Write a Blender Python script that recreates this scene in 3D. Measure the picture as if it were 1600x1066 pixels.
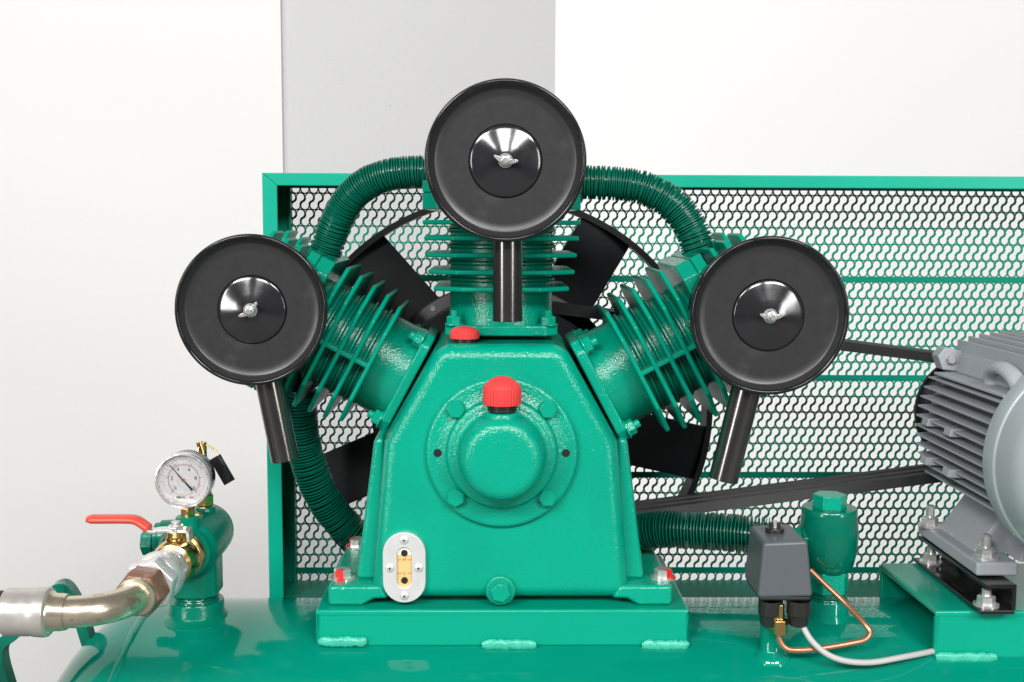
import bpy, bmesh, math, random
from mathutils import Vector, Matrix
random.seed(7)
R = math.radians
D = bpy.data
scene = bpy.context.scene
col = scene.collection
for o in list(D.objects): D.objects.remove(o)

# ------------------------------------------------------------------ camera
H = 1.25                       # camera height above the ground
FPX = 1800.0                   # focal length in photo pixels (1600 wide)
CAM = Vector((0, -1.125, H))
cam = D.objects.new('camera', D.cameras.new('camera'))
col.objects.link(cam)
cam.data.sensor_width = 36; cam.data.lens = FPX * 36 / 1600
cam.data.clip_start = 0.02; cam.data.clip_end = 200
CR = Matrix.Rotation(R(-0.955), 4, 'Z') @ Matrix.Rotation(R(90 - 5.8), 4, 'X') @ Matrix.Rotation(R(0.25), 4, 'Z')
cam.matrix_world = Matrix.Translation(CAM) @ CR
scene.camera = cam
# ------------------------------------------------------------------ world, lamps, exposure
world = D.worlds.new('World'); scene.world = world; world.use_nodes = True
world.node_tree.nodes['Background'].inputs['Color'].default_value = (0.96, 0.98, 1.0, 1)
world.node_tree.nodes['Background'].inputs['Strength'].default_value = 0.085
def lamp(name, loc, size, power, aim, color=(1, 0.99, 0.975)):
    l = D.lights.new(name, 'AREA'); l.shape = 'RECTANGLE'; l.size, l.size_y = size; l.energy = power; l.color = color
    o = D.objects.new(name, l); col.objects.link(o); o.location = loc
    o.rotation_euler = (Vector(loc) - Vector(aim)).to_track_quat('Z', 'Y').to_euler(); return o
AIM = (0.05, 0.3, H - 0.1)
lamp('added_soft_lamp', (-2.6, -4.5, H + 2.95), (2.2, 1.0), 240, AIM)  # unseen soft area lamps, added in place of sky and sun
lamp('added_soft_lamp', (2.2, -4.8, H + 3.05), (2.2, 1.0), 225, AIM)
lamp('added_soft_lamp', (-0.1, -5.8, H + 3.3), (1.5, 1.0), 130, AIM)
lamp('added_streak_lamp', (-3.3, -3.4, H + 0.45), (0.5, 1.7), 60, AIM)  # unseen side lamps added for streaks on tubes and bevelled edges
lamp('added_streak_lamp', (3.2, -3.8, H + 0.55), (0.5, 1.7), 48, AIM)
vs = scene.view_settings
vs.view_transform = 'Standard'; vs.look = 'None'; vs.gamma = 1; vs.exposure = 0.0; vs.use_curve_mapping = False
scene.render.engine = 'CYCLES'
scene.cycles.max_bounces = 8

# ------------------------------------------------------------------ helpers
CR3 = CR.to_3x3()
def W(px, py, Y):
    """world point that the photo shows at pixel (px, py), in the plane at depth Y"""
    d = CR3 @ Vector(((px - 800) / FPX, -(py - 533) / FPX, -1))
    return CAM + d * ((Y - CAM.y) / d.y)
def mpp(Y): return (Y - CAM.y) / FPX      # metres per photo pixel at depth Y

def mat(name, color, rough=0.4, metal=0.0, bump=0.0, bscale=300, var=0.0, vscale=30, coat=0.0, rvar=0.0, spec=0.5, trans=0.0, dirt=None):
    m = D.materials.new(name); m.use_nodes = True
    n = m.node_tree.nodes; l = m.node_tree.links; p = n['Principled BSDF']
    p.inputs['Base Color'].default_value = (*color, 1); p.inputs['Roughness'].default_value = rough
    p.inputs['Metallic'].default_value = metal; p.inputs['Specular IOR Level'].default_value = spec
    if coat: p.inputs['Coat Weight'].default_value = coat; p.inputs['Coat Roughness'].default_value = 0.08
    if trans: p.inputs['Transmission Weight'].default_value = trans
    tc = n.new('ShaderNodeTexCoord')
    def noise(scale, detail=3, rgh=0.55):
        t = n.new('ShaderNodeTexNoise'); t.inputs['Scale'].default_value = scale
        t.inputs['Detail'].default_value = detail; t.inputs['Roughness'].default_value = rgh
        l.new(tc.outputs['Object'], t.inputs['Vector']); return t
    src = None
    if var:
        t = noise(vscale, 5); mx = n.new('ShaderNodeMix'); mx.data_type = 'RGBA'
        mx.inputs[6].default_value = (*[c * (1 - var) for c in color], 1)
        mx.inputs[7].default_value = (*[min(1, c * (1 + var)) for c in color], 1)
        l.new(t.outputs['Fac'], mx.inputs[0]); src = mx.outputs[2]
    if dirt:
        dc, dscale, lo, hi = dirt
        t = noise(dscale, 6, 0.65); rp = n.new('ShaderNodeMapRange')
        rp.inputs['From Min'].default_value = lo; rp.inputs['From Max'].default_value = hi
        l.new(t.outputs['Fac'], rp.inputs['Value'])
        mx = n.new('ShaderNodeMix'); mx.data_type = 'RGBA'
        l.new(rp.outputs[0], mx.inputs[0])
        if src: l.new(src, mx.inputs[6])
        else: mx.inputs[6].default_value = (*color, 1)
        mx.inputs[7].default_value = (*dc, 1); src = mx.outputs[2]
    if src: l.new(src, p.inputs['Base Color'])
    if rvar:
        t = noise(vscale * 1.7, 5); rp = n.new('ShaderNodeMapRange')
        rp.inputs['From Min'].default_value = 0.3; rp.inputs['From Max'].default_value = 0.7
        rp.inputs['To Min'].default_value = max(0.02, rough - rvar); rp.inputs['To Max'].default_value = min(1, rough + rvar)
        l.new(t.outputs['Fac'], rp.inputs['Value']); l.new(rp.outputs[0], p.inputs['Roughness'])
    if bump:
        t = noise(bscale, 2); b = n.new('ShaderNodeBump'); b.inputs['Strength'].default_value = min(1, bump)
        b.inputs['Distance'].default_value = 0.0010
        l.new(t.outputs['Fac'], b.inputs['Height']); l.new(b.outputs[0], p.inputs['Normal'])
    return m

G = (0.0003, 0.312, 0.202)
M = {
 'cast': mat('green_cast_paint', G, 0.15, bump=0.78, bscale=400, var=0.14, vscale=11, rvar=0.04, spec=0.46),
 'finshade': mat('shaded_green_fin', (0.0004, 0.255, 0.165), 0.28, bump=0.3, bscale=420, var=0.10, vscale=14, spec=0.14),  # pump green darkened, shade among the fins put into the colour
 'cylshade': mat('shaded_green_cylinder', (0.0004, 0.245, 0.157), 0.17, bump=0.5, bscale=420, var=0.12, vscale=18, rvar=0.05, spec=0.42),  # pump green with the shading of the cylinders mixed into the colour
 'rough_cast': mat('green_rough_cast_paint', (0.0005, 0.185, 0.118), 0.18, bump=0.5, bscale=260, var=0.12, vscale=20, rvar=0.06, spec=0.34),
 'sheet': mat('green_sheet_paint', G, 0.16, bump=0.10, bscale=500, var=0.05, vscale=9, rvar=0.05, spec=0.34),
 'tank': mat('green_tank_paint', (0.0005, 0.225, 0.152), 0.07, bump=0.05, bscale=160, var=0.10, vscale=5, rvar=0.05),
 'guard': mat('green_guard_paint', (0.0005, 0.37, 0.245), 0.34, bump=0.1, bscale=500, var=0.06, spec=0.34),
 'finf': mat('green_pipe_fin_paint', (0.0006, 0.115, 0.072), 0.3, var=0.15, vscale=60, spec=0.2),
 'finp': mat('green_pipe_paint', (0.0006, 0.14, 0.088), 0.16, var=0.15, vscale=60),
 'panel': mat('shaded_green_panel', (0.0006, 0.21, 0.138), 0.45, var=0.08, spec=0.15),  # guard green darkened so the colour carries the backlit shade
 'weld': mat('green_weld_sheen', (0.05, 0.46, 0.325), 0.10, bump=1.0, bscale=420, var=0.3, vscale=120),  # paler green, the shiny highlights of the beads painted in
 'pan': mat('black_satin_paint', (0.024, 0.024, 0.025), 0.33, bump=0.05, bscale=900, var=0.08, vscale=60, rvar=0.025, dirt=((0.055, 0.055, 0.057), 30, 0.62, 0.85)),
 'gloss': mat('black_gloss_paint', (0.012, 0.012, 0.013), 0.12, rvar=0.05, vscale=30),
 'cap': mat('black_polished_cap', (0.016, 0.016, 0.018), 0.13, spec=0.8, rvar=0.04),
 'tubeb': mat('dark_burnished_tube', (0.15, 0.142, 0.138), 0.2, metal=0.9, rvar=0.02, vscale=50),
 'fan': mat('black_fan_paint', (0.013, 0.013, 0.015), 0.42, bump=0.1, bscale=400, var=0.2, vscale=20, spec=0.25),
 'belt': mat('black_rubber', (0.022, 0.021, 0.022), 0.6, bump=0.3, bscale=600, var=0.25, vscale=60),
 'motor': mat('grey_motor_paint', (0.35, 0.37, 0.40), 0.42, bump=0.12, bscale=420, var=0.06, rvar=0.05),
 'cowl': mat('grey_cowl_paint', (0.37, 0.405, 0.425), 0.33, bump=0.05, bscale=300, var=0.04, rvar=0.05),
 'switch': mat('grey_plastic', (0.092, 0.104, 0.114), 0.38, bump=0.08, bscale=800, var=0.05),
 'gland': mat('black_plastic', (0.018, 0.018, 0.018), 0.35),
 'zinc': mat('zinc_plate', (0.74, 0.74, 0.72), 0.22, metal=0.7, rvar=0.1, vscale=80, var=0.08),
 'chrome': mat('white_galvanised', (0.80, 0.80, 0.80), 0.3, metal=0.55, bump=0.25, bscale=240, rvar=0.12, vscale=60, var=0.08),
 'steel': mat('ferrule_steel', (0.60, 0.57, 0.53), 0.36, metal=0.6, bump=0.15, bscale=120, rvar=0.1, vscale=40, var=0.12),
 'yzinc': mat('yellow_passivated_pipe', (0.68, 0.61, 0.47), 0.3, metal=0.85, rvar=0.08, vscale=40, var=0.12, dirt=((0.30, 0.13, 0.09), 34, 0.56, 0.68)),
 'rust': mat('rusty_brown_nut', (0.25, 0.125, 0.085), 0.42, metal=0.25, bump=0.5, bscale=300, var=0.3, vscale=60, dirt=((0.36, 0.30, 0.26), 45, 0.55, 0.7)),
 'brass': mat('brass', (0.78, 0.52, 0.20), 0.2, metal=1.0, rvar=0.08, vscale=70, var=0.1),
 'copper': mat('copper', (0.60, 0.28, 0.16), 0.36, metal=0.75, var=0.06),
 'red': mat('red_plastic', (0.76, 0.055, 0.055), 0.4, spec=0.4, var=0.06, vscale=90),
 'redp': mat('red_paint_mark', (0.68, 0.03, 0.03), 0.35),
 'grip': mat('red_vinyl_grip', (0.72, 0.075, 0.05), 0.3, var=0.06),
 'cable': mat('grey_cable', (0.46, 0.45, 0.44), 0.45, var=0.05),
 'dial': mat('dial_white', (0.80, 0.79, 0.80), 0.5),
 'ink': mat('dial_ink', (0.02, 0.02, 0.025), 0.5),
 'inkr': mat('dial_red_ink', (0.45, 0.06, 0.045), 0.5),
 'teal': mat('hose_print', (0.02, 0.42, 0.36), 0.5),
 'alu': mat('sight_plate_aluminium', (0.74, 0.74, 0.74), 0.34, metal=0.4, rvar=0.08, vscale=60, var=0.06),
 'oil': mat('oil_window', (0.66, 0.47, 0.20), 0.25, var=0.08, vscale=90),
 'oilw': mat('oil_window_top', (0.80, 0.74, 0.64), 0.25),
 'glass': mat('gauge_glass', (1, 1, 1), 0.03, trans=1.0),
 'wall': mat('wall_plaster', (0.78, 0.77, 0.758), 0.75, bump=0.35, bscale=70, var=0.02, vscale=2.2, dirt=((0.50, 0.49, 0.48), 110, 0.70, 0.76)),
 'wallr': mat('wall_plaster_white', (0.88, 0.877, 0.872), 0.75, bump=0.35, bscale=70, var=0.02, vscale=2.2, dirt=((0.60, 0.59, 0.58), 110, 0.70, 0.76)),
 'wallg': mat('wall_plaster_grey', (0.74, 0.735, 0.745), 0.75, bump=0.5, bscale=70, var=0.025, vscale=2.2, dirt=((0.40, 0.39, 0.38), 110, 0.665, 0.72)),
 'ground': mat('concrete', (0.12, 0.118, 0.115), 0.85, bump=0.5, bscale=60, var=0.2, vscale=3),
}

class B:
    """a bmesh with a few shapes to add"""
    def __init__(s): s.bm = bmesh.new()
    def face(s, vs, mi=0):
        try: f = s.bm.faces.new(vs); f.material_index = mi; return f
        except ValueError: return None
    def box(s, c, size, rot=None, mi=0):
        c = Vector(c); hx, hy, hz = [v / 2 for v in size]
        pts = [Vector((x, y, z)) for z in (-hz, hz) for y in (-hy, hy) for x in (-hx, hx)]
        if rot: pts = [rot @ p for p in pts]
        v = [s.bm.verts.new(c + p) for p in pts]
        for f in ((0,2,3,1),(4,5,7,6),(0,1,5,4),(2,6,7,3),(0,4,6,2),(1,3,7,5)): s.face([v[i] for i in f], mi)
        return s
    def prism(s, a, y0, y1, b=None, mi=0):
        """polygon(s) in X-Z from depth y0 to y1"""
        b = b or a
        va = [s.bm.verts.new((x, y0, z)) for x, z in a]; vb = [s.bm.verts.new((x, y1, z)) for x, z in b]
        s.face(va, mi); s.face(vb[::-1], mi); n = len(a)
        for i in range(n): s.face((va[i], vb[i], vb[(i + 1) % n], va[(i + 1) % n]), mi)
        return s
    def slab(s, a, z0, z1, mi=0, b=None):
        """polygon in X-Y from height z0 to z1"""
        b = b or a
        va = [s.bm.verts.new((x, y, z0)) for x, y in a]; vb = [s.bm.verts.new((x, y, z1)) for x, y in b]
        s.face(va[::-1], mi); s.face(vb, mi); n = len(a)
        for i in range(n): s.face((va[i], va[(i + 1) % n], vb[(i + 1) % n], vb[i]), mi)
        return s
    def lathe(s, prof, o=(0,0,0), axis=(0,0,1), n=32, mi=0, phase=0.0):
        """profile of (radius, distance along axis)"""
        o = Vector(o); ax = Vector(axis).normalized()
        u = ax.orthogonal().normalized(); w = ax.cross(u)
        rings = []
        for r, t in prof:
            if r <= 1e-7: rings.append([s.bm.verts.new(o + ax * t)])
            else: rings.append([s.bm.verts.new(o + ax * t + (u * math.cos(2*math.pi*(k+phase)/n) + w * math.sin(2*math.pi*(k+phase)/n)) * r) for k in range(n)])
        for a, b in zip(rings, rings[1:]):
            for k in range(n):
                k2 = (k + 1) % n
                if len(a) == 1 and len(b) == 1: continue
                if len(a) == 1: s.face((a[0], b[k2], b[k]), mi)
                elif len(b) == 1: s.face((a[k], a[k2], b[0]), mi)
                else: s.face((a[k], a[k2], b[k2], b[k]), mi)
        return s
    def cyl(s, p0, p1, r0, r1=None, n=24, mi=0, phase=0.0):
        p0 = Vector(p0); p1 = Vector(p1); L = (p1 - p0).length; r1 = r0 if r1 is None else r1
        return s.lathe([(0, 0), (r0, 0), (r1, L), (0, L)], p0, p1 - p0, n, mi, phase)
    def tube(s, path, r, n=12, mi=0, flat=None, cap=True):
        P = [Vector(p) for p in path]; m = len(P); T = []
        for i in range(m): T.append((P[min(i+1, m-1)] - P[max(i-1, 0)]).normalized())
        u = T[0].orthogonal().normalized() if flat is None else (Vector(flat) - T[0] * T[0].dot(Vector(flat))).normalized()
        rings = []
        for i in range(m):
            u = (u - T[i] * u.dot(T[i])).normalized(); w = T[i].cross(u)
            rr = r[i] if isinstance(r, list) else r
            if isinstance(rr, tuple): ra, rb = rr
            else: ra = rb = rr
            rings.append([s.bm.verts.new(P[i] + u * ra * math.cos(2*math.pi*k/n) + w * rb * math.sin(2*math.pi*k/n)) for k in range(n)])
        for a, b in zip(rings, rings[1:]):
            for k in range(n): s.face((a[k], a[(k+1) % n], b[(k+1) % n], b[k]), mi)
        if cap: s.face(rings[0][::-1], mi); s.face(rings[-1], mi)
        return s
    def bar(s, path, side, w, t, mi=0):
        """rectangular bar: width w along the 'side' vector, thickness t across"""
        P = [Vector(p) for p in path]; m = len(P); side = Vector(side).normalized(); rings = []
        for i in range(m):
            T = (P[min(i+1, m-1)] - P[max(i-1, 0)]).normalized()
            a = (side - T * side.dot(T)).normalized(); b = T.cross(a)
            rings.append([s.bm.verts.new(P[i] + a * x * w/2 + b * y * t/2) for x, y in ((-1,-1),(1,-1),(1,1),(-1,1))])
        for a, b in zip(rings, rings[1:]):
            for k in range(4): s.face((a[k], a[(k+1) % 4], b[(k+1) % 4], b[k]), mi)
        s.face(rings[0][::-1], mi); s.face(rings[-1], mi)
        return s

WORLD = {}
def thing(name, label, cat, loc, group=None):
    o = D.objects.new(name, None); col.objects.link(o); o.empty_display_size = 0.03
    o.location = loc; o['label'] = label; o['category'] = cat
    if group: o['group'] = group
    WORLD[o] = Matrix.Translation(loc); return o
def finish(o, bevel, seg):
    if bevel:
        md = o.modifiers.new('bevel', 'BEVEL'); md.width = bevel; md.segments = seg
        md.limit_method = 'ANGLE'; md.angle_limit = R(32); md.harden_normals = True
def tomesh(name, b, mats, smooth=38):
    bmesh.ops.recalc_face_normals(b.bm, faces=b.bm.faces)
    me = D.meshes.new(name); b.bm.to_mesh(me); b.bm.free()
    for m in (mats if isinstance(mats, (list, tuple)) else [mats]): me.materials.append(M[m] if isinstance(m, str) else m)
    me.shade_smooth(); me.set_sharp_from_angle(angle=R(smooth))
    return me
def part(name, b, mats, parent=None, bevel=0.0, seg=2, smooth=38, frame=None, label=None, kind=None):
    """b holds world coordinates (or coordinates of 'frame' when that is given)"""
    if frame is None:
        frame = Matrix.Translation(WORLD[parent].translation) if parent else Matrix.Identity(4)
        b.bm.transform(frame.inverted())
    return place(name, tomesh(name, b, mats, smooth), parent, frame, bevel, seg, label, kind)
def place(name, me, parent, frame, bevel=0.0, seg=2, label=None, kind=None):
    o = D.objects.new(name, me); col.objects.link(o)
    if parent: o.parent = parent; o.matrix_local = WORLD[parent].inverted() @ frame
    else: o.matrix_world = frame
    WORLD[o] = frame.copy()
    if label: o['label'] = label
    if kind: o['kind'] = kind
    finish(o, bevel, seg); return o
def tag(o, label, cat, group=None):
    o['label'] = label; o['category'] = cat
    if group: o['group'] = group
    return o
def T(v): return Matrix.Translation(Vector(v))
def frame_to(p, axis):
    """frame with +Z along axis"""
    return T(p) @ Vector(axis).normalized().to_track_quat('Z', 'Y').to_matrix().to_4x4()
def smooth_path(pts, n=10):
    P = [Vector(p) for p in pts]; P = [P[0] * 2 - P[1]] + P + [P[-1] * 2 - P[-2]]; out = []
    for i in range(1, len(P) - 2):
        for k in range(n):
            t = k / n; a, b, c, d = P[i-1:i+3]
            out.append(0.5 * ((2*b) + (c-a)*t + (2*a-5*b+4*c-d)*t*t + (3*b-a-3*c+d)*t**3))
    out.append(P[-2]); return out
def resample(path, step):
    out = [path[0]]; acc = 0
    for a, b in zip(path, path[1:]):
        L = (b - a).length
        while acc + L >= step:
            a = a + (b - a) * ((step - acc) / L); L = (b - a).length; out.append(a); acc = 0
        acc += L
    return out
def text(s, size, frame, m, parent, name='print'):
    c = D.curves.new('t', 'FONT'); c.body = s; c.size = size; c.align_x = 'CENTER'; c.align_y = 'CENTER'; c.extrude = 0.00008
    t = D.objects.new('t', c); col.objects.link(t)
    me = D.meshes.new_from_object(t); D.objects.remove(t); D.curves.remove(c)
    me.materials.clear(); me.materials.append(M[m])
    return place(name, me, parent, frame)
FRONT = Matrix.Rotation(R(90), 4, 'X')          # text in X-Y turned to face -Y

# a painted hex bolt head on a washer, axis +Z, size 1 = 1 m across corners/2
def bolt_mesh(name, r, h, m, wash=1.35, wt=0.22, stud=0.0, mark=None):
    b = B(); b.lathe([(0, 0), (r*wash, 0), (r*wash, r*wt), (0, r*wt)], n=28)
    b.lathe([(0, r*wt), (r, r*wt), (r, r*wt + h*0.86), (r*0.86, r*wt + h), (0, r*wt + h)], n=6)
    if stud: b.lathe([(0, 0), (r*0.52, r*wt+h), (r*0.52, r*wt+h+stud), (r*0.42, r*wt+h+stud*1.12), (0, r*wt+h+stud*1.12)], n=16)
    ms = [m]
    if mark is not None:
        ms.append('redp'); bmesh.ops.recalc_face_normals(b.bm, faces=b.bm.faces); b.bm.faces.ensure_lookup_table()
        for f in b.bm.faces:
            c = f.calc_center_median(); a = math.degrees(math.atan2(c.y, c.x))
            if abs((a - mark + 180) % 360 - 180) < 20 and c.xy.length > r * 0.35 and (c.z > r*wt or c.xy.length > r*1.1): f.material_index = 1
    return tomesh(name, b, ms, 25)

# ------------------------------------------------------------------ ground and walls
g = B(); g.box((0, 0, -0.05), (60, 60, 0.1))
o = part('ground', g, 'ground'); o['kind'] = 'structure'
WL, WR = 1.75, 2.35
xa = W(441, 200, WL).x; xb = W(869, 150, WR).x
def wall(name, pts, m):
    b = B(); b.slab(pts, -0.02, 4.2); o = part(name, b, m); o['kind'] = 'structure'; return o
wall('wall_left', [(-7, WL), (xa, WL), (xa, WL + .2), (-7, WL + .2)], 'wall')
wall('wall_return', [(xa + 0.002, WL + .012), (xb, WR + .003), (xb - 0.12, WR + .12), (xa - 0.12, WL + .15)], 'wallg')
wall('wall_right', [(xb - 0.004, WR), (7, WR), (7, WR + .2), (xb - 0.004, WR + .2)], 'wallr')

# ------------------------------------------------------------------ tank
TY, TZ, TR = 0.064, H - 0.6575, 0.25
XL, XR = -0.363, 1.15
def tank_z(y): return TZ + math.sqrt(max(0, TR*TR - (y - TY)**2))
tank = thing('air_tank', 'glossy green horizontal air tank carrying the compressor pump and motor', 'tank', (0.3, TY, TZ - TR))
prof = []
for k in range(19):
    a = math.pi/2 * k / 18; prof.append((TR * math.sin(a) ** 0.93 if k else 0, XL - 0.128 * math.cos(a)))
prof += [(TR, XL + (XR - XL) * i / 12) for i in range(1, 13)]
for k in range(1, 15): prof.append((TR * math.cos(math.pi/2*k/14), XR + 0.125 * math.sin(math.pi/2*k/14)))
prof[-1] = (0, XR + 0.125)
b = B(); b.lathe(prof, (0, TY, TZ), (1, 0, 0), 128); part('shell', b, 'tank', tank, smooth=60)
b = B()     # girth weld
ring = [Vector((XL + random.uniform(-.0006, .0006), TY + math.sin(a)*(TR), TZ + math.cos(a)*(TR))) for a in [2*math.pi*k/160 for k in range(161)]]
b.tube(ring, [(0.0016 * random.uniform(.8, 1.2), 0.0045 * random.uniform(.85, 1.15)) for _ in ring], 8, flat=(0, 0, 1), cap=False)
part('girth_weld', b, 'tank', tank, smooth=60)
for x in (-0.2, 0.98):
    b = B(); b.box((x, TY, 0.17), (0.06, 0.36, 0.34)); part('leg', b, 'sheet', tank, 0.004)
# pump base: inverted channel
bx0, bx1 = W(493, 975, -0.012).x, W(1077, 975, -0.012).x
BT = H - 0.3820
def channel(name, x0, x1, y0, y1, ztop, zfoot, parent, t=0.005):
    b = B()
    b.prism([(x0, ztop), (x1, ztop), (x1, ztop - t), (x0, ztop - t)], y0, y1)
    b.prism([(x0, ztop - t), (x1, ztop - t), (x1, zfoot), (x0, zfoot)], y0, y0 + t)
    zb = tank_z(y1)
    b.prism([(x0, ztop - t), (x1, ztop - t), (x1, zb - .004), (x0, zb - .004)], y1 - t, y1)
    bmesh.ops.remove_doubles(b.bm, verts=b.bm.verts, dist=1e-6)
    return part(name, b, 'sheet', parent, 0.0042, 4)
channel('pump_base', bx0, bx1, -0.012, 0.180, BT, W(785, 1010, -0.012).z, tank)
sx0 = W(1461, 960, -0.028).x; SZ = W(1461, 955, -0.028).z
channel('motor_base', sx0, sx0 + 0.46, -0.028, 0.135, SZ, W(1500, 1029, -0.028).z, tank)
# weld beads
def weld(px0, py0, px1, py1, Y):
    a, c = W(px0, py0, Y), W(px1, py1, Y); b = B(); n = 18; pts = []; rr = []
    for i in range(n + 1):
        t = i / n; p = a.lerp(c, t); p.z += random.uniform(-.0007, .0007)
        e = min(1, .62 + min(t, 1 - t) * 5)
        pts.append(p); rr.append((0.0050 * e * random.uniform(.9, 1.1), 0.0030 * e * random.uniform(.8, 1.2)))
    b.tube(pts, rr, 10, flat=(0, 0, 1)); part('weld_bead', b, 'weld', tank, smooth=60)
weld(498, 1003, 573, 1003, -0.0145); weld(753, 1007, 838, 1008, -0.0145); weld(1003, 1008, 1076, 1008, -0.0145)
weld(1462, 1027, 1557, 1028, -0.031)
# lifting handle on the end of the tank
b = B()
hp = smooth_path([W(40, 1230, 0.03), W(26, 1120, 0.03), W(2, 1032, 0.03), W(6, 1003, 0.03), W(28, 986, 0.03), W(78, 930, 0.04), W(97, 917, 0.045), W(110, 926, 0.05), W(124, 955, 0.055), W(140, 1005, 0.06)], 8)
b.bar(hp, (0, 1, 0), 0.017, 0.011); part('handle', b, 'finp', tank, 0.003, 3, smooth=50)
def socket(p, r, h, r2, parent):        # welded threaded socket
    b = B(); z0 = p.z
    b.lathe([(0, h), (r*0.8, h), (r*0.8, h-.001), (r*0.97, h), (r, h-.0012), (r, 0.004), (r*1.12, -0.003), (r2, -0.010), (r2*1.0, -0.03)], p, (0, 0, 1), 40)
    return part('socket', b, 'tank', parent, smooth=45)
# ------------------------------------------------------------------ pump
XC, ZC = 0.0085, H - 0.222
pump = thing('compressor_pump', 'green three-cylinder compressor pump with cast crankcase and finned cylinders', 'compressor pump', (XC, 0.09, BT))
def mir(pts): return [(XC + x, H + z) for x, z in pts] + [(XC - x, H + z) for x, z in reversed(pts)]
f_ = [(0.062, -0.1185), (0.1165, -0.2155), (0.1285, -0.3600), (0.1285, -0.3755)]
k_ = [(0.064, -0.1165), (0.1205, -0.2155), (0.141, -0.3600), (0.141, -0.3755)]
b = B(); b.prism(mir(f_), 0.0, 0.19, mir(k_))
crank = part('crankcase', b, 'cast', pump, 0.0150, 6)
for s in (-1, 1):
    b = B(); P = [(0.173, -0.3612), (0.119, -0.3612), (0.112, -0.3745), (0.127, -0.3750), (0.139, -0.3818), (0.173, -0.3818)]
    b.prism([(XC + s*x, H + z) for x, z in P], -0.0005, 0.172); part('foot', b, 'cast', crank, 0.004, 3)
    b = B(); P = [(0.118, -0.215), (0.128, -0.215), (0.1475, -0.362), (0.118, -0.362)]       # side web
    b.prism([(XC + s*x, H + z) for x, z in P], 0.022, 0.15); part('side_web', b, 'cast', crank, 0.005, 3)
b = B(); b.lathe([(0, 0), (.118, 0), (.118, .022), (0, .022)], (XC, 0.186, ZC), (0, 1, 0), 64); part('rear_bearing_housing', b, 'cast', crank, 0.003)
# drain plug
dp = W(782, 922, -0.002)
b = B(); b.lathe([(0, -.001), (.0152, -.001), (.0152, .004), (.014, .0055), (0, .0055)], (dp.x, 0.0, dp.z), (0, -1, 0), 40)
b.box((dp.x, 0.012, dp.z - 0.008), (0.022, 0.022, 0.0125)); part('drain_boss', b, 'cast', crank, 0.0015)
# bearing cover
cv = W(784, 706, 0.0)
b = B()
b.lathe([(.0750, .001), (.0750, -.0045), (.0735, -.0062), (.0705, -.0066), (.0558, -.0066), (.0548, -.0076), (.0545, -.0105), (.0525, -.0125), (.0480, -.0130), (.0440, -.0140),
         (.0422, -.0165), (.0415, -.024), (.0408, -.035), (.0390, -.0410), (.0355, -.0450), (.031, -.0468), (.026, -.0474), (0, -.0478)], (cv.x, 0, cv.z), (0, 1, 0), 96)
cover = part('bearing_cover', b, 'cast', pump, smooth=50)
b = B(); b.lathe([(0, 0.0), (.0200, 0.0), (.0190, 0.020), (.0165, 0.028), (.0165, 0.0315), (.0175, 0.0335), (.0175, .0425), (.0165, .0435), (0, .0435)], (cv.x, -0.0235, cv.z), (0, 0, 1), 40)
part('filler_neck', b, 'cast', cover, smooth=50)
for dx, dz in ((-.0453, .0440), (.0453, .0440), (-.0453, -.0440), (.0453, -.0440)):
    me = D.meshes.get('cover_bolt') or bolt_mesh('cover_bolt', .0092, .0062, 'cast', 1.06, .12)
    place('bolt', me, cover, frame_to((cv.x + dx, -0.0064, cv.z + dz), (0, -1, 0)) @ Matrix.Rotation(random.uniform(0, 1), 4, 'Z'))
for s in (-1, 1):
    b = B(); b.lathe([(0, -.0069), (.0041, -.0069), (.0041, 0), (0, 0)], (cv.x + s*.0632, 0, cv.z), (0, 1, 0), 20); part('threaded_hole', b, 'gland', cover)
place('bolt', bolt_mesh('drain_bolt', .0102, .0065, 'cast', 1.15, .12), crank, frame_to((dp.x, -.0052, dp.z), (0, -1, 0)))
def oil_cap(p, r, h, parent, dome):
    b = B(); n = 72
    rings = [(r*.97, 0, 1), (r, .0012, 1), (r, h*.60, 1), (r*.96, h*.66, 0), (r*.92, h*.70, 0), (r*.70, h*.70 + dome*.55, 0), (r*.38, h*.70 + dome*.92, 0), (r*.2, h*.70 + dome, 0)]
    vv = []
    for rr, z, rib in rings:
        vv.append([b.bm.verts.new(p + Vector((math.cos(2*math.pi*k/n)*(rr + (0.0006 if rib and k % 2 else 0)), math.sin(2*math.pi*k/n)*(rr + (0.0006 if rib and k % 2 else 0)), z))) for k in range(n)])
    for a, c in zip(vv, vv[1:]):
        for k in range(n): b.face((a[k], a[(k+1) % n], c[(k+1) % n], c[k]))
    b.face(vv[-1]); b.face(vv[0][::-1])
    o = part('oil_cap', b, 'red', parent, smooth=32)
    b = B(); b.lathe([(r*.80, -.0062), (r*.80, -.0045), (r*.76, -.0042), (r*.76, -.0030), (r*.82, -.0027), (r*.82, 0.001), (0, .001)], p, (0, 0, 1), 40); part('thread', b, 'gland', o)
    return o
oil_cap(Vector((cv.x, -0.0235, W(783, 637, -0.044).z)), .0180, .0275, pump, .0080)
c2 = W(725.5, 531, 0.012); oil_cap(Vector((c2.x, .026, c2.z)), .0142, .0125, pump, .0035)
b = B(); b.lathe([(0, -.02), (.0175, -.02), (.0165, -.0035), (.013, -.0025), (0, -.0025)], (c2.x, .026, c2.z - .002), (0, 0, 1), 32); part('filler_boss', b, 'cast', crank, .001)
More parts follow.
